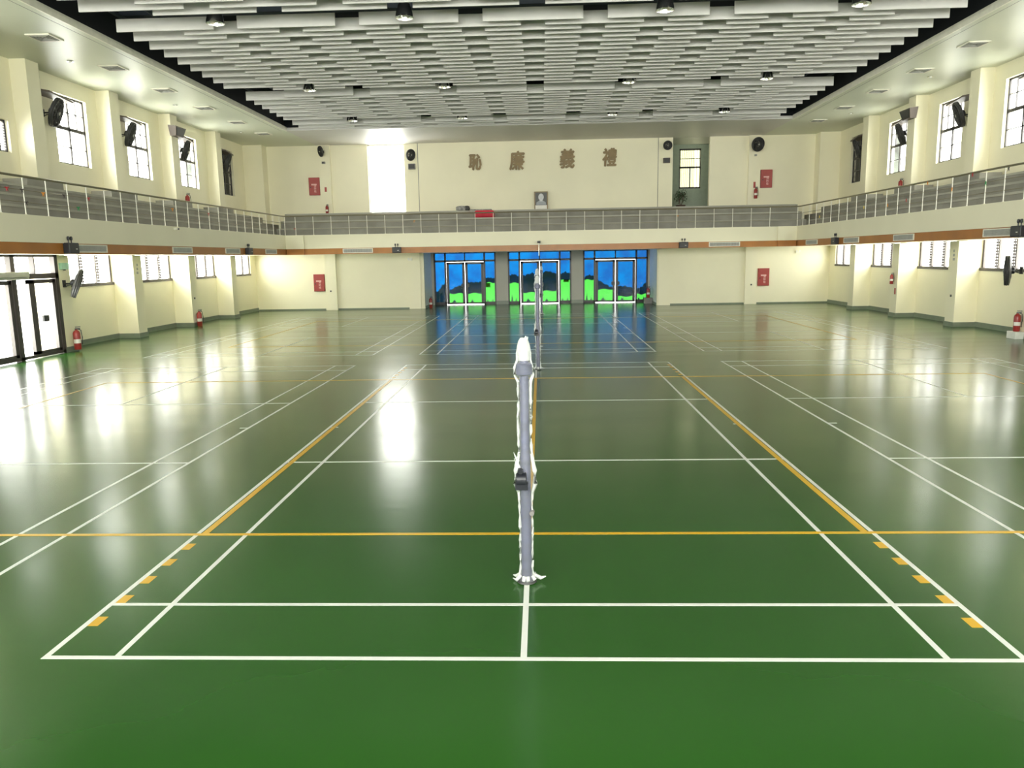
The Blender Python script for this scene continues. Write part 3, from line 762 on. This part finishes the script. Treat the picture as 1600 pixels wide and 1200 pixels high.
# ------------------------------------------------------------------ framed portrait, red bag and grey bundle on the top tier
t = thing('framed_photograph', (.16, 33.6, 4.67), 'black and white framed portrait leaning on the wall above the far seats', 'picture')
f = MB()
for a, b, c, d in ((-.32, .32, 0, .04), (-.32, .32, .82, .86), (-.32, -.28, 0, .86), (.28, .32, 0, .86)): f.box(a, b, -.02, .02, c, d)
f.build('picture_frame', 'bronze_letters', t)
p = MB(); p.box(-.28, .28, -.004, .01, .04, .82, 0)
def disc(cx, cz, rx, rz_, mi, y, n=24): p.face([(cx+rx*math.cos(2*PI*k/n), y, cz+rz_*math.sin(2*PI*k/n)) for k in range(n)], mi)
p.face([(-.24, -.008, .24), (.24, -.008, .24), (.22, -.008, .36), (.08, -.008, .44), (-.08, -.008, .44), (-.22, -.008, .36)], 1)
p.face([(-.07, -.009, .40), (.07, -.009, .40), (.06, -.009, .52), (-.06, -.009, .52)], 2)
disc(0, .60, .13, .165, 2, -.010); p.face([(-.28, -.006, .04), (.28, -.006, .04), (.28, -.006, .22), (-.28, -.006, .22)], 3)
disc(-.05, .62, .02, .01, 1, -.012, 8); disc(.05, .62, .02, .01, 1, -.012, 8); disc(0, .53, .035, .008, 1, -.012, 8); disc(0, .58, .012, .03, 1, -.0115, 8)
p.build('portrait_print', ['photo_dark', 'photo_grey', 'photo_light', 'label_white'], t)
def blob(name, c, sx, sy_, sz, m, n=9, seed=1, parent=None):
    rnd = random.Random(seed); mb = MB(); k = 16; rs = []
    for i in range(n):
        a = -PI/2+PI*i/(n-1); r0 = max(.03, math.cos(a)**.5 if math.cos(a) > 0 else .03)
        rs.append([(c[0]+sx*r0*math.cos(2*PI*j/k)*(1+rnd.uniform(-.1, .1)), c[1]+sy_*r0*math.sin(2*PI*j/k), c[2]+sz*math.sin(a)*(1+rnd.uniform(-.08, .08))) for j in range(k)])
    mb.rings(rs); return mb.build(name, m, parent, True)
t = thing('red_bag', (-2.53, 33.0, 4.30), 'bright red cloth bundle lying on the upper tier of the far seats', 'bag')
m_ = MB(); m_.box(-.46, .46, -.30, .10, 0, .36); m_.build('bag_body', 'bag_red', t, bevel=.09)
MB().tube([(-.25, -.30, .3), (-.15, -.33, .2), (0, -.33, .17), (.12, -.31, .28)], .02).build('strap', 'bag_red', t, True)
t = thing('equipment_bundle', (-3.6, 33.4, 4.67), 'grey crumpled bundle on the top tier left of the red bag', 'bag')
blob('bundle_cover', (-.08, 0, .12), .26, .18, .13, 'bag_grey', seed=3, parent=t); blob('dark_flap', (.20, 0, .13), .14, .12, .12, 'dark_grey', seed=5, parent=t)
t = thing('folded_mat', (-2.95, 33.4, 4.67), 'thin dark folded mat on the top tier behind the red bag', 'mat')
MB().box(-.28, .75, -.18, .18, 0, .07).build('mat_body', 'bag_grey', t, bevel=.02)

# ------------------------------------------------------------------ potted plant in the recess
t = thing('potted_plant', (7.0, 34.6, 4.45), 'dark bushy potted plant in the recess below the curtained window', 'plant')
MB().lathe([(.16, 0), (.22, .32), (.25, .36), (.22, .38)], k=20).build('pot', 'pot', t, True)
st = MB(); rnd = random.Random(4)
for k in range(7): st.tube([(0, 0, .3), (rnd.uniform(-.15, .15), rnd.uniform(-.1, .1), .6), (rnd.uniform(-.3, .3), rnd.uniform(-.2, .2), .95)], .012, 6)
st.build('stem', 'pot', t)
lv = MB()
for k in range(320):
    a, e, rr = rnd.uniform(0, 2*PI), rnd.uniform(-1, 1), rnd.uniform(.1, 1)
    c = Vector((.34*rr*math.cos(a)*math.sqrt(1-e*e*.8), .24*rr*math.sin(a), .82+.36*e*rr))
    d = Vector((rnd.uniform(-1, 1), rnd.uniform(-1, 1), rnd.uniform(-.6, .8))).normalized()*rnd.uniform(.05, .10)
    s_ = d.cross(Vector((rnd.random(), rnd.random(), rnd.random()))).normalized()*.022
    lv.face([c, c+d*.5+s_, c+d, c+d*.5-s_])
lv.build('foliage', 'leaf', t)
t = thing('plant_stand', (7.45, 35.3, 4.45), 'small dark stool beside the potted plant in the recess', 'stool')
MB().box(-.18, .18, -.15, .15, .30, .34).build('seat', 'dark_grey', t)
for a in (-1, 1):
    for b in (-1, 1): MB().tube([(a*.15, b*.12, 0), (a*.13, b*.10, .3)], .015).build('leg', 'dark_grey', t)

# ------------------------------------------------------------------ wall fans
def make_fan(r=.40, m='dark_grey', brk=.38):
    # wall at local y = 0, face towards -y
    t = thing('wall_fan', (0, 0, 0), '', 'fan', 'wall fans')
    MB().box(-.06, .06, -.03, 0, -.10, .10).build('wall_plate', m, t)
    b = MB(); b.tube([(0, -.02, 0), (0, -brk, 0)], .022); b.tube([(0, -.02, -.08), (0, -brk+.12, -.02)], .012); b.build('bracket', m, t, True)
    hd = empty('fan_head', (0, -brk, 0)); hd.parent = t
    MB().lathe([(.05, .17), (.09, .15), (.10, .02), (.06, -.01)], axis='y', k=18).build('motor', 'black_plastic', hd, True)
    c = MB(); cr_ = r
    for q, yy in ((1.0, -.02), (.98, .03), (.98, -.06), (.66, -.08), (.33, -.09), (.66, .05)):
        pts = [(cr_*q*math.cos(2*PI*k/28), yy, cr_*q*math.sin(2*PI*k/28)) for k in range(29)]; c.tube(pts, .009 if q < .975 else .018, 5)
    for k in range(32):
        a = 2*PI*k/32
        c.tube([(.04*math.cos(a), -.10, .04*math.sin(a)), (cr_*.7*math.cos(a), -.08, cr_*.7*math.sin(a)), (cr_*math.cos(a), -.05, cr_*math.sin(a)), (cr_*math.cos(a), .02, cr_*math.sin(a)), (cr_*.7*math.cos(a), .05, cr_*.7*math.sin(a)), (.08*math.cos(a), .06, .08*math.sin(a))], .006, 4)
    c.build('cage', m, hd)
    bl = MB()
    for k in range(3):
        a0 = 2*PI*k/3
        ring = [(.06, -.2), (.30, -.35), (.36, 0), (.30, .30), (.06, .2)]
        P = [(rr*r/.40*math.cos(a0+aa), -.05+.05*aa, rr*r/.40*math.sin(a0+aa)) for rr, aa in ring]
        bl.face(P); bl.face([(x_, y_+.006, z_) for x_, y_, z_ in reversed(P)])
    bl.build('blades', m, hd)
    MB().lathe([(r*.98, -.04), (r*1.0, .0), (r*.96, .05), (r*.45, .09)], axis='y', k=28, cap=False).build('shroud', m, hd, True)
    MB().lathe([(.02, -.12), (.05, -.11), (.05, -.09)], axis='y', k=14).build('badge', 'vent_grey', hd, True)
    return t
fan = make_fan()
def put_fan(o, loc, rz, tilt, label, sc=1):
    o.location = loc; o.rotation_euler = (0, 0, rz); o['label'] = label; o.scale = (sc,)*3
    for ch in o.children:
        if ch.type == 'EMPTY' or 'fan_head' in ch.name: ch.rotation_euler = tilt
    return o
put_fan(fan, (-XP, 17.02, 1.93), PI/2, (.36, 0, .56), 'dark wall fan on the pilaster beside the left glass door, tilted')
put_fan(copy_tree(fan), (XP, 17.5, 1.86), -PI/2, (.03, 0, -.55), 'dark wall fan seen edge on at the right edge under the right gallery')
for (sg, y, z, i) in ((-1, 17.40, 6.75, 'nearest of the four'), (-1, 21.45, 6.75, 'second of the four'), (-1, 25.55, 6.75, 'third of the four'), (-1, 29.6, 6.75, 'farthest of the four'),
                   (1, 21.42, 6.75, 'second of the four'), (1, 25.52, 6.75, 'third of the four'), (1, 29.57, 6.75, 'farthest of the four'), (1, 17.40, 6.95, 'nearest of the four')):
    put_fan(copy_tree(fan), (sg*XW, y+.62, z), -sg*PI/2, (.35, 0, -sg*.30), 'dark caged fan beside an upper %s window, %s' % (NM[sg], i), 1.02)
ends = [(-10.28, 7.60, -.9, 'upper left pilaster of the end wall', .62), (-6.15, 7.36, .9, 'end wall just right of the white window', .66), (6.17, 7.54, .0, 'end wall above a small box left of the recess', .52), (10.28, 7.46, .35, 'upper right pilaster of the end wall', .8)]
for x_, z_, a, n, sc in ends:
    put_fan(copy_tree(fan), (x_, YE-(.14 if abs(x_) > 10 else 0), z_), a*.4, (.2, 0, a*.6), 'round caged fan on the '+n, sc)
# conduit, header box for the side fans
def make_header():
    t = thing('fan_header', (0, 0, 0), '', 'electrical box', 'boxes and conduits above the upper side fans')
    p_ = MB(); p_.rings([[(-.02, 0, 0), (.40, 0, 0), (.52, .25, 0), (.22, 1.85, 0), (-.02, 1.85, 0)][::-1], [(-.02, 0, .05), (.40, 0, .05), (.52, .25, .05), (.22, 1.85, .05), (-.02, 1.85, .05)][::-1]])
    p_.build('cover_plate', 'fan_brown', t); MB().box(0, .14, .02, .20, -.34, -.02).build('terminal_box', 'mid_grey', t, bevel=.01)
    MB().tube([(.10, .50, .05), (.10, .50, .69)], .018).build('conduit', 'dark_grey', t, True)
    return t
hdr = make_header(); used = False
for sg in (-1, 1):
    for i, (a, b) in enumerate(PIL[1:]):
        h_ = place(hdr, used, (sg*(XW-.005), b+.02, 7.22), 'tapered dark plate and conduit over the upper %s window, %s from the end wall' % (NM[sg], ORD[3-i])); h_.scale = (-sg, 1, 1); used = True
# end wall small boxes
for x_, z_, wd, h, n, m in ((-10.30, 7.09, .15, .10, 'small grey control box under the fan on the upper left pilaster', 'mid_grey'), (-6.05, 6.84, .34, .26, 'grey box under the fan beside the white window', 'mid_grey'),
                     (6.15, 6.86, .32, .24, 'brown box under the small round fan left of the recess', 'fan_brown'), (10.3, 7.0, .10, .08, 'pale control box under the fan on the upper right pilaster', 'vent_grey')):
    y0 = YE-(.14 if abs(x_) > 10 else 0)
    t = thing('control_box', (x_, y0, z_), n, 'electrical box')
    MB().box(-wd/2, wd/2, -.12, 0, -h/2, h/2).build('box_body', m, t, bevel=.01)
    MB().box(-wd/2+.03, wd/2-.03, -.128, -.12, -h/2+.03, h/2-.03).build('box_cover', 'dark_grey', t)
# side loudspeakers on the upper pilasters
for sg in (-1, 1):
    t = thing('loudspeaker', (sg*XU, 25.15, 7.33), 'wedge shaped dark loudspeaker on the upper %s pilaster between two windows' % NM[sg], 'loudspeaker', 'wedge loudspeakers on the upper pilasters')
    m_ = MB(); s_ = -sg
    for q in (0,):
        A = [(0, -.42, .17), (0, .42, .17), (0, .30, -.2), (0, -.30, -.2)]; Bq = [(s_*.30, -.42, .13), (s_*.30, .42, .13), (s_*.22, .30, -.2), (s_*.22, -.30, -.2)]
        m_.rings([A, Bq])
    m_.build('cabinet', 'fan_brown', t)
    MB().rings([[(s_*.302, -.36, .10), (s_*.302, .36, .10), (s_*.24, .27, -.17), (s_*.24, -.27, -.17)], [(s_*.312, -.34, .09), (s_*.312, .34, .09), (s_*.25, .26, -.16), (s_*.25, -.26, -.16)]]).build('grille', 'dark_grey', t)

# ------------------------------------------------------------------ fire extinguishers
def make_ext():
    t = thing('fire_extinguisher', (0, 0, 0), '', 'fire extinguisher', 'red fire extinguishers')
    MB().lathe([(.075, 0), (.085, .02), (.085, .40), (.07, .45), (.03, .48), (.03, .50)], k=20).build('cylinder_body', 'fire_red', t, True)
    MB().box(-.03, .09, -.02, .02, .50, .53).box(-.02, .10, -.012, .012, .55, .57).build('handle', 'black_plastic', t)
    MB().tube([(.03, 0, .51), (.10, -.02, .48), (.115, -.03, .3), (.10, -.03, .12)], .012).build('hose', 'black_plastic', t, True)
    l = MB(); rs = []
    for z in (.16, .26): rs.append([(.087*math.cos(a), .087*math.sin(a), z) for a in [-PI+.5+k*(PI-1)/8 for k in range(9)]])
    for k in range(8): l.face([rs[0][k], rs[0][k+1], rs[1][k+1], rs[1][k]])
    l.build('label_plate', 'label_white', t)
    return t
ext = make_ext(); used = False
for (x_, y_, z_, n, sc, rz) in ((-13.2, 17.12, .05, 'standing against the pilaster beside the left glass door', 1.15, .6), (-13.22, 25.2, .0, 'standing at the foot of the second pilaster on the left wall', 1.15, .5),
      (13.24, 25.2, 1.22, 'hung on a pilaster under the right gallery', .72, -.5), (13.22, 17.3, .2, 'at the right edge on a low pale plinth', 1.0, -.5),
      (-13.48, 25.6, 4.53, 'on the left gallery below the upper windows', 1.0, .5), (13.48, 25.5, 4.58, 'on the right gallery below the upper windows', .9, -.5),
      (-10.24, 33.55, 4.67, 'on the far gallery under the left fire hose cabinet', .8, 0), (10.34, 33.55, 5.0, 'hung on the end wall beside the upper right cabinet', .95, 0),
      (5.55, 35.2, .3, 'on the right side of the entrance recess', 1.0, 0), (-5.45, 34.4, 0, 'on the left side of the entrance recess', 1.0, 0)):
    o = place(ext, used, (x_, y_, z_), 'red fire extinguisher '+n, rz); o.scale = (sc,)*3; used = True
tag(MB().box(13.08, XP-.03, 17.1, 17.5, 0, .2).build('plinth', 'white_paint', bevel=.01), 'low pale plinth under the extinguisher at the right edge', 'plinth')
tag(MB().box(5.35, 5.74, 35.0, 35.4, 0, .3).build('extinguisher_stand', 'mid_grey', bevel=.01), 'small grey stand under the extinguisher in the entrance recess', 'stand')
# extinguisher sign strips
for x_, y_, z0, z1, ax, n in ((10.30, YE-.14, 5.50, 5.78, 'y', 'narrow notice above the extinguisher beside the upper right cabinet'), (-10.28, YE-.14, 5.73, 5.95, 'y', 'narrow red notice right of the upper left cabinet'), (XP, 25.1, .84, 1.07, 'x', 'narrow notice below the hung extinguisher on the right pilaster')):
    m_ = MB(); m_.box(x_-.05, x_+.05, y_-.01, y_, z0, z1) if ax == 'y' else m_.box(x_-.01, x_, y_-.05, y_+.05, z0, z1)
    tag(m_.build('notice_strip', 'cabinet_red'), n, 'notice')
# exit light
t = thing('exit_light', (-XP, 17.05, 2.42), 'pale green exit light on the pilaster beside the left glass door', 'exit light')
MB().box(0, .08, -.18, .18, -.09, .09).build('sign_box', 'exit_green', t, bevel=.01)
MB().lathe([(.03, -.09), (.03, -.12)], c=(.05, 0, 0), k=10).build('test_button', 'dark_grey', t)
# small wall lamps in the end corners
for x_, z_, n in ((-6.3, 2.40, 'small white twin emergency lamp on the pier left of the entrance'), (9.6+2.9, 2.45, 'small white twin emergency lamp high in the far right corner')):
    t = thing('emergency_lamp', (x_, YE-.06 if x_ < 0 else YE, z_), n, 'emergency lamp')
    MB().box(-.10, .10, -.06, 0, -.05, .05).build('lamp_box', 'vent_frame', t)
    for s_ in (-1, 1): MB().lathe([(.02, -.05), (.045, -.12)], c=(s_*.07, 0, .06), axis='y', k=10).build('lamp_head', 'glass_bulb', t)
# stain-free sockets on the pilasters
for x_, y_, z_, n in ((-XP, 25.2, 1.05, 'tiny dark socket on the second left pilaster from the entrance door'), (XP, 21.1, .95, 'tiny dark socket on the near right pilaster'),
                      (-10.3, YE-.14, .9, 'tiny dark socket on the left pilaster of the end wall'), (10.3, YE-.14, .9, 'tiny dark socket on the right pilaster of the end wall')):
    ax = abs(x_) > 13
    m_ = MB()
    sgn = -1 if x_ > 0 else 1
    m_.box(x_, x_+sgn*.02, y_-.035, y_+.035, z_, z_+.07) if ax else m_.box(x_-.035, x_+.035, y_-.02, y_, z_, z_+.07)
    tag(m_.build('wall_socket', 'dark_grey'), n, 'socket')
# writing on near pilasters under the galleries
for sg, y_ in ((-1, 21.1), (1, 21.1)):
    t = thing('wall_notice', (sg*(XP-.001), y_, 2.25), 'faint handwritten notice on the %s pilaster under the gallery' % NM[sg], 'notice')
    for k in range(3): MB().box(0, -sg*.006, -.06+.02*k, .05, -.14+.13*k, -.06+.13*k).build('ink_mark', 'vent_grey', t)

# ------------------------------------------------------------------ ribbons tied to the rails
def make_ribbon(m):
    t = thing('ribbon', (0, 0, 0), '', 'ribbon', 'little ribbons tied to the gallery rails')
    a = MB(); a.lathe([(.005, -.03), (.03, 0), (.005, .03)], k=8); a.build('knot', m, t, True)
    b = MB()
    for s_ in (-1, 1):
        b.tube([(0, 0, 0), (s_*.03, s_*.05, .035), (s_*.02, s_*.09, .0), (0, s_*.03, -.01)], .012, 6); b.tube([(0, 0, 0), (0, s_*.03, -.06), (0, s_*.05, -.13)], [.012, .014, .006], 6)
    b.build('loops', m, t, True)
    return t
RIB = [(-1, 12.5, 4.15, 'red'), (-1, 13.0, 4.15, 'dark'), (-1, 13.75, 4.13, 'orange'), (-1, 13.1, 3.88, 'dark'), (-1, 14.55, 4.15, 'dark'), (-1, 15.6, 4.15, 'red'), (-1, 15.1, 3.88, 'green'), (-1, 20.2, 4.15, 'orange'), (-1, 22.9, 4.15, 'red'),
       (1, 22.0, 3.95, 'orange'), (1, 20.7, 4.02, 'red'), (1, 18.0, 4.13, 'orange'), (1, 16.35, 4.15, 'green'), (1, 15.4, 4.4, 'dark'), (1, 17.0, 4.42, 'red'), (1, 28.3, 3.9, 'yellow'), (1, 23.9, 4.0, 'yellow'), (1, 19.4, 4.42, 'orange'),
       (0, 6.25, 4.15, 'orange'), (0, -5.6, 4.15, 'orange'), (0, -11.1, 3.9, 'red')]
prot = {}; cnt = {}
for sd, q, z_, c in RIB:
    u = c in prot
    if not u: prot[c] = make_ribbon('ribbon_'+c)
    place_n = {-1: 'left gallery rail', 1: 'right gallery rail', 0: 'far gallery rail'}[sd]
    cnt[(sd, c)] = cnt.get((sd, c), 0)+1; tot = sum(1 for r_ in RIB if r_[0] == sd and r_[3] == c)
    tail = '' if tot == 1 else ', number %d of %d of that colour counted in order of size' % (cnt[(sd, c)], tot)
    hh = sorted([r_[1] for r_ in RIB if r_[0] == sd and r_[3] == c])
    if tot > 1:
        k_ = hh.index(q); words = {2: ['nearest', 'farthest'], 3: ['nearest', 'middle', 'farthest']}
        if sd == 0: words = {2: ['leftmost', 'rightmost']}
        tail = ', the %s of its colour there' % words[tot][k_]
    hgt = '' if z_ > 4 else ' low'
    o = place(prot[c], u, ((sd*(XR-.02), q, z_) if sd else (q, YB+.07, z_)), '%s ribbon tied%s to the %s%s' % (c, hgt, place_n, tail), 0 if sd else PI/2); o.scale = (.6,)*3

# ------------------------------------------------------------------ wrapped volleyball posts
def make_post(h, rot=0, sc=1):
    t = thing('net_post', (0, 0, 0), '', 'volleyball post', 'volleyball posts wrapped in plastic film')
    rnd = random.Random(int(h*100))
    MB().lathe([(.040, .0), (.040, 1.0), (.033, 1.02), (.033, h-.05), (.028, h-.02)], k=24).build('pole', 'pole_blue', t, True)
    MB().lathe([(.052, h-.27), (.062, h-.262), (.062, h-.19), (.052, h-.18)], k=24).build('collar', 'pole_blue', t, True)
    # crumpled film
    w_ = MB(); prof = []; n = 70
    for i in range(n+1):
        z = .02+(h-.02)*i/n; r = .047 if z < 1.0 else .046
        if .70 < z < 1.02: r += .022*math.sin((z-.70)/.32*PI)
        if h-.28 < z < h-.17: r = .066
        if z > h-.15: r = .046*max(.35, min(1, (h+.02-z)/.10))
        if z < .10: r += .02*(1-z/.10)
        prof.append((r*(1+rnd.uniform(-.06, .06)), z))
    random.seed(int(h*77)); w_.lathe(prof, k=18, cap=False, wob=.045)
    w_.build('film_wrap', 'film_clear', t, True)
    s_ = MB()      # white strips added down both sides for the film's pale edge sheen
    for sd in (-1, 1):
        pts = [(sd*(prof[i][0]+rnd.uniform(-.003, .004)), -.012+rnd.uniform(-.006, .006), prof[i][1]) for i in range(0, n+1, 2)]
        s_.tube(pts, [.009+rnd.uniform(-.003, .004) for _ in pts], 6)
    s_.build('film_edge_sheen', 'film_white', t, True)
    c_ = MB(); c_.lathe([(.050, h-.16), (.054, h-.11), (.050, h-.06), (.040, h-.02), (.022, h+.005)], k=14, wob=.07)
    for k in range(5):
        a = rnd.uniform(0, 2*PI); c_.tube([(.02*math.cos(a), .02*math.sin(a), h-.03), (.03*math.cos(a), .03*math.sin(a), h+.0+rnd.uniform(0, .02))], [.012, .006], 5)
    c_.build('film_cap', 'film_white', t, True)
    # winch
    wc = MB(); wc.lathe([(.045, -.04), (.055, -.035), (.055, .035), (.045, .04)], c=(-.03, -.055, .83), axis='x', k=18)
    wc.box(-.075, .02, -.10, -.03, .76, .81); wc.lathe([(.02, -.10), (.02, -.05)], c=(-.035, 0, .90), axis='y', k=10)
    wc.build('winch', 'black_plastic', t, True)
    f2 = MB(); rnd2 = random.Random(9)
    for sd in (-1, 1):
        f2.tube([(sd*.05, -.04, .72), (sd*.075, -.06, .80), (sd*.070, -.06, .90), (sd*.045, -.03, 1.02)], [.010, .016, .018, .008], 6)
    for k in range(6): f2.tube([(-.05+rnd2.uniform(-.01, .01), -.05, .92), (-.075-rnd2.uniform(0, .02), -.05, 1.0+rnd2.uniform(-.02, .06))], [.008, .002], 5)
    f2.build('winch_film', 'film_white', t, True)
    MB().lathe([(.018, -.05), (.022, 0), (.018, .02)], c=(.045, 0, .56), axis='y', k=12).build('cable_hook', 'mid_grey', t, True)
    bs = MB(); bs.lathe([(.075, .003), (.07, .018), (.05, .025)], k=20); bs.build('floor_plate', 'dark_grey', t, True)
    fl_ = MB()
    for k in range(9):
        a = 2*PI*k/9+rnd2.uniform(-.2, .2); L = rnd2.uniform(.03, .07) if abs(math.sin(a)) > .5 else rnd2.uniform(.06, .10)
        fl_.tube([(.05*math.cos(a), .05*math.sin(a), .06), ((.05+L*.6)*math.cos(a), (.05+L*.6)*math.sin(a), .03), ((.05+L)*math.cos(a), (.05+L)*math.sin(a), .035+rnd2.uniform(-.01, .02))], [.016, .014, .004], 6)
    fl_.build('film_skirt', 'film_white', t, True)
    return t
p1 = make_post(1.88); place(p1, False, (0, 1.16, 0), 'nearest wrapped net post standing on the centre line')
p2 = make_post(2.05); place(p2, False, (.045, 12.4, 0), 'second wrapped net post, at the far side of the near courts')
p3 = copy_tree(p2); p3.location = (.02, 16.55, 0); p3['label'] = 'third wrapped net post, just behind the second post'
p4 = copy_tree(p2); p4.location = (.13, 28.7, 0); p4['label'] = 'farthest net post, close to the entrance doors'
for p_, s_ in ((p3, 1.04), (p4, 1.0)): p_.scale = (1, 1, s_)
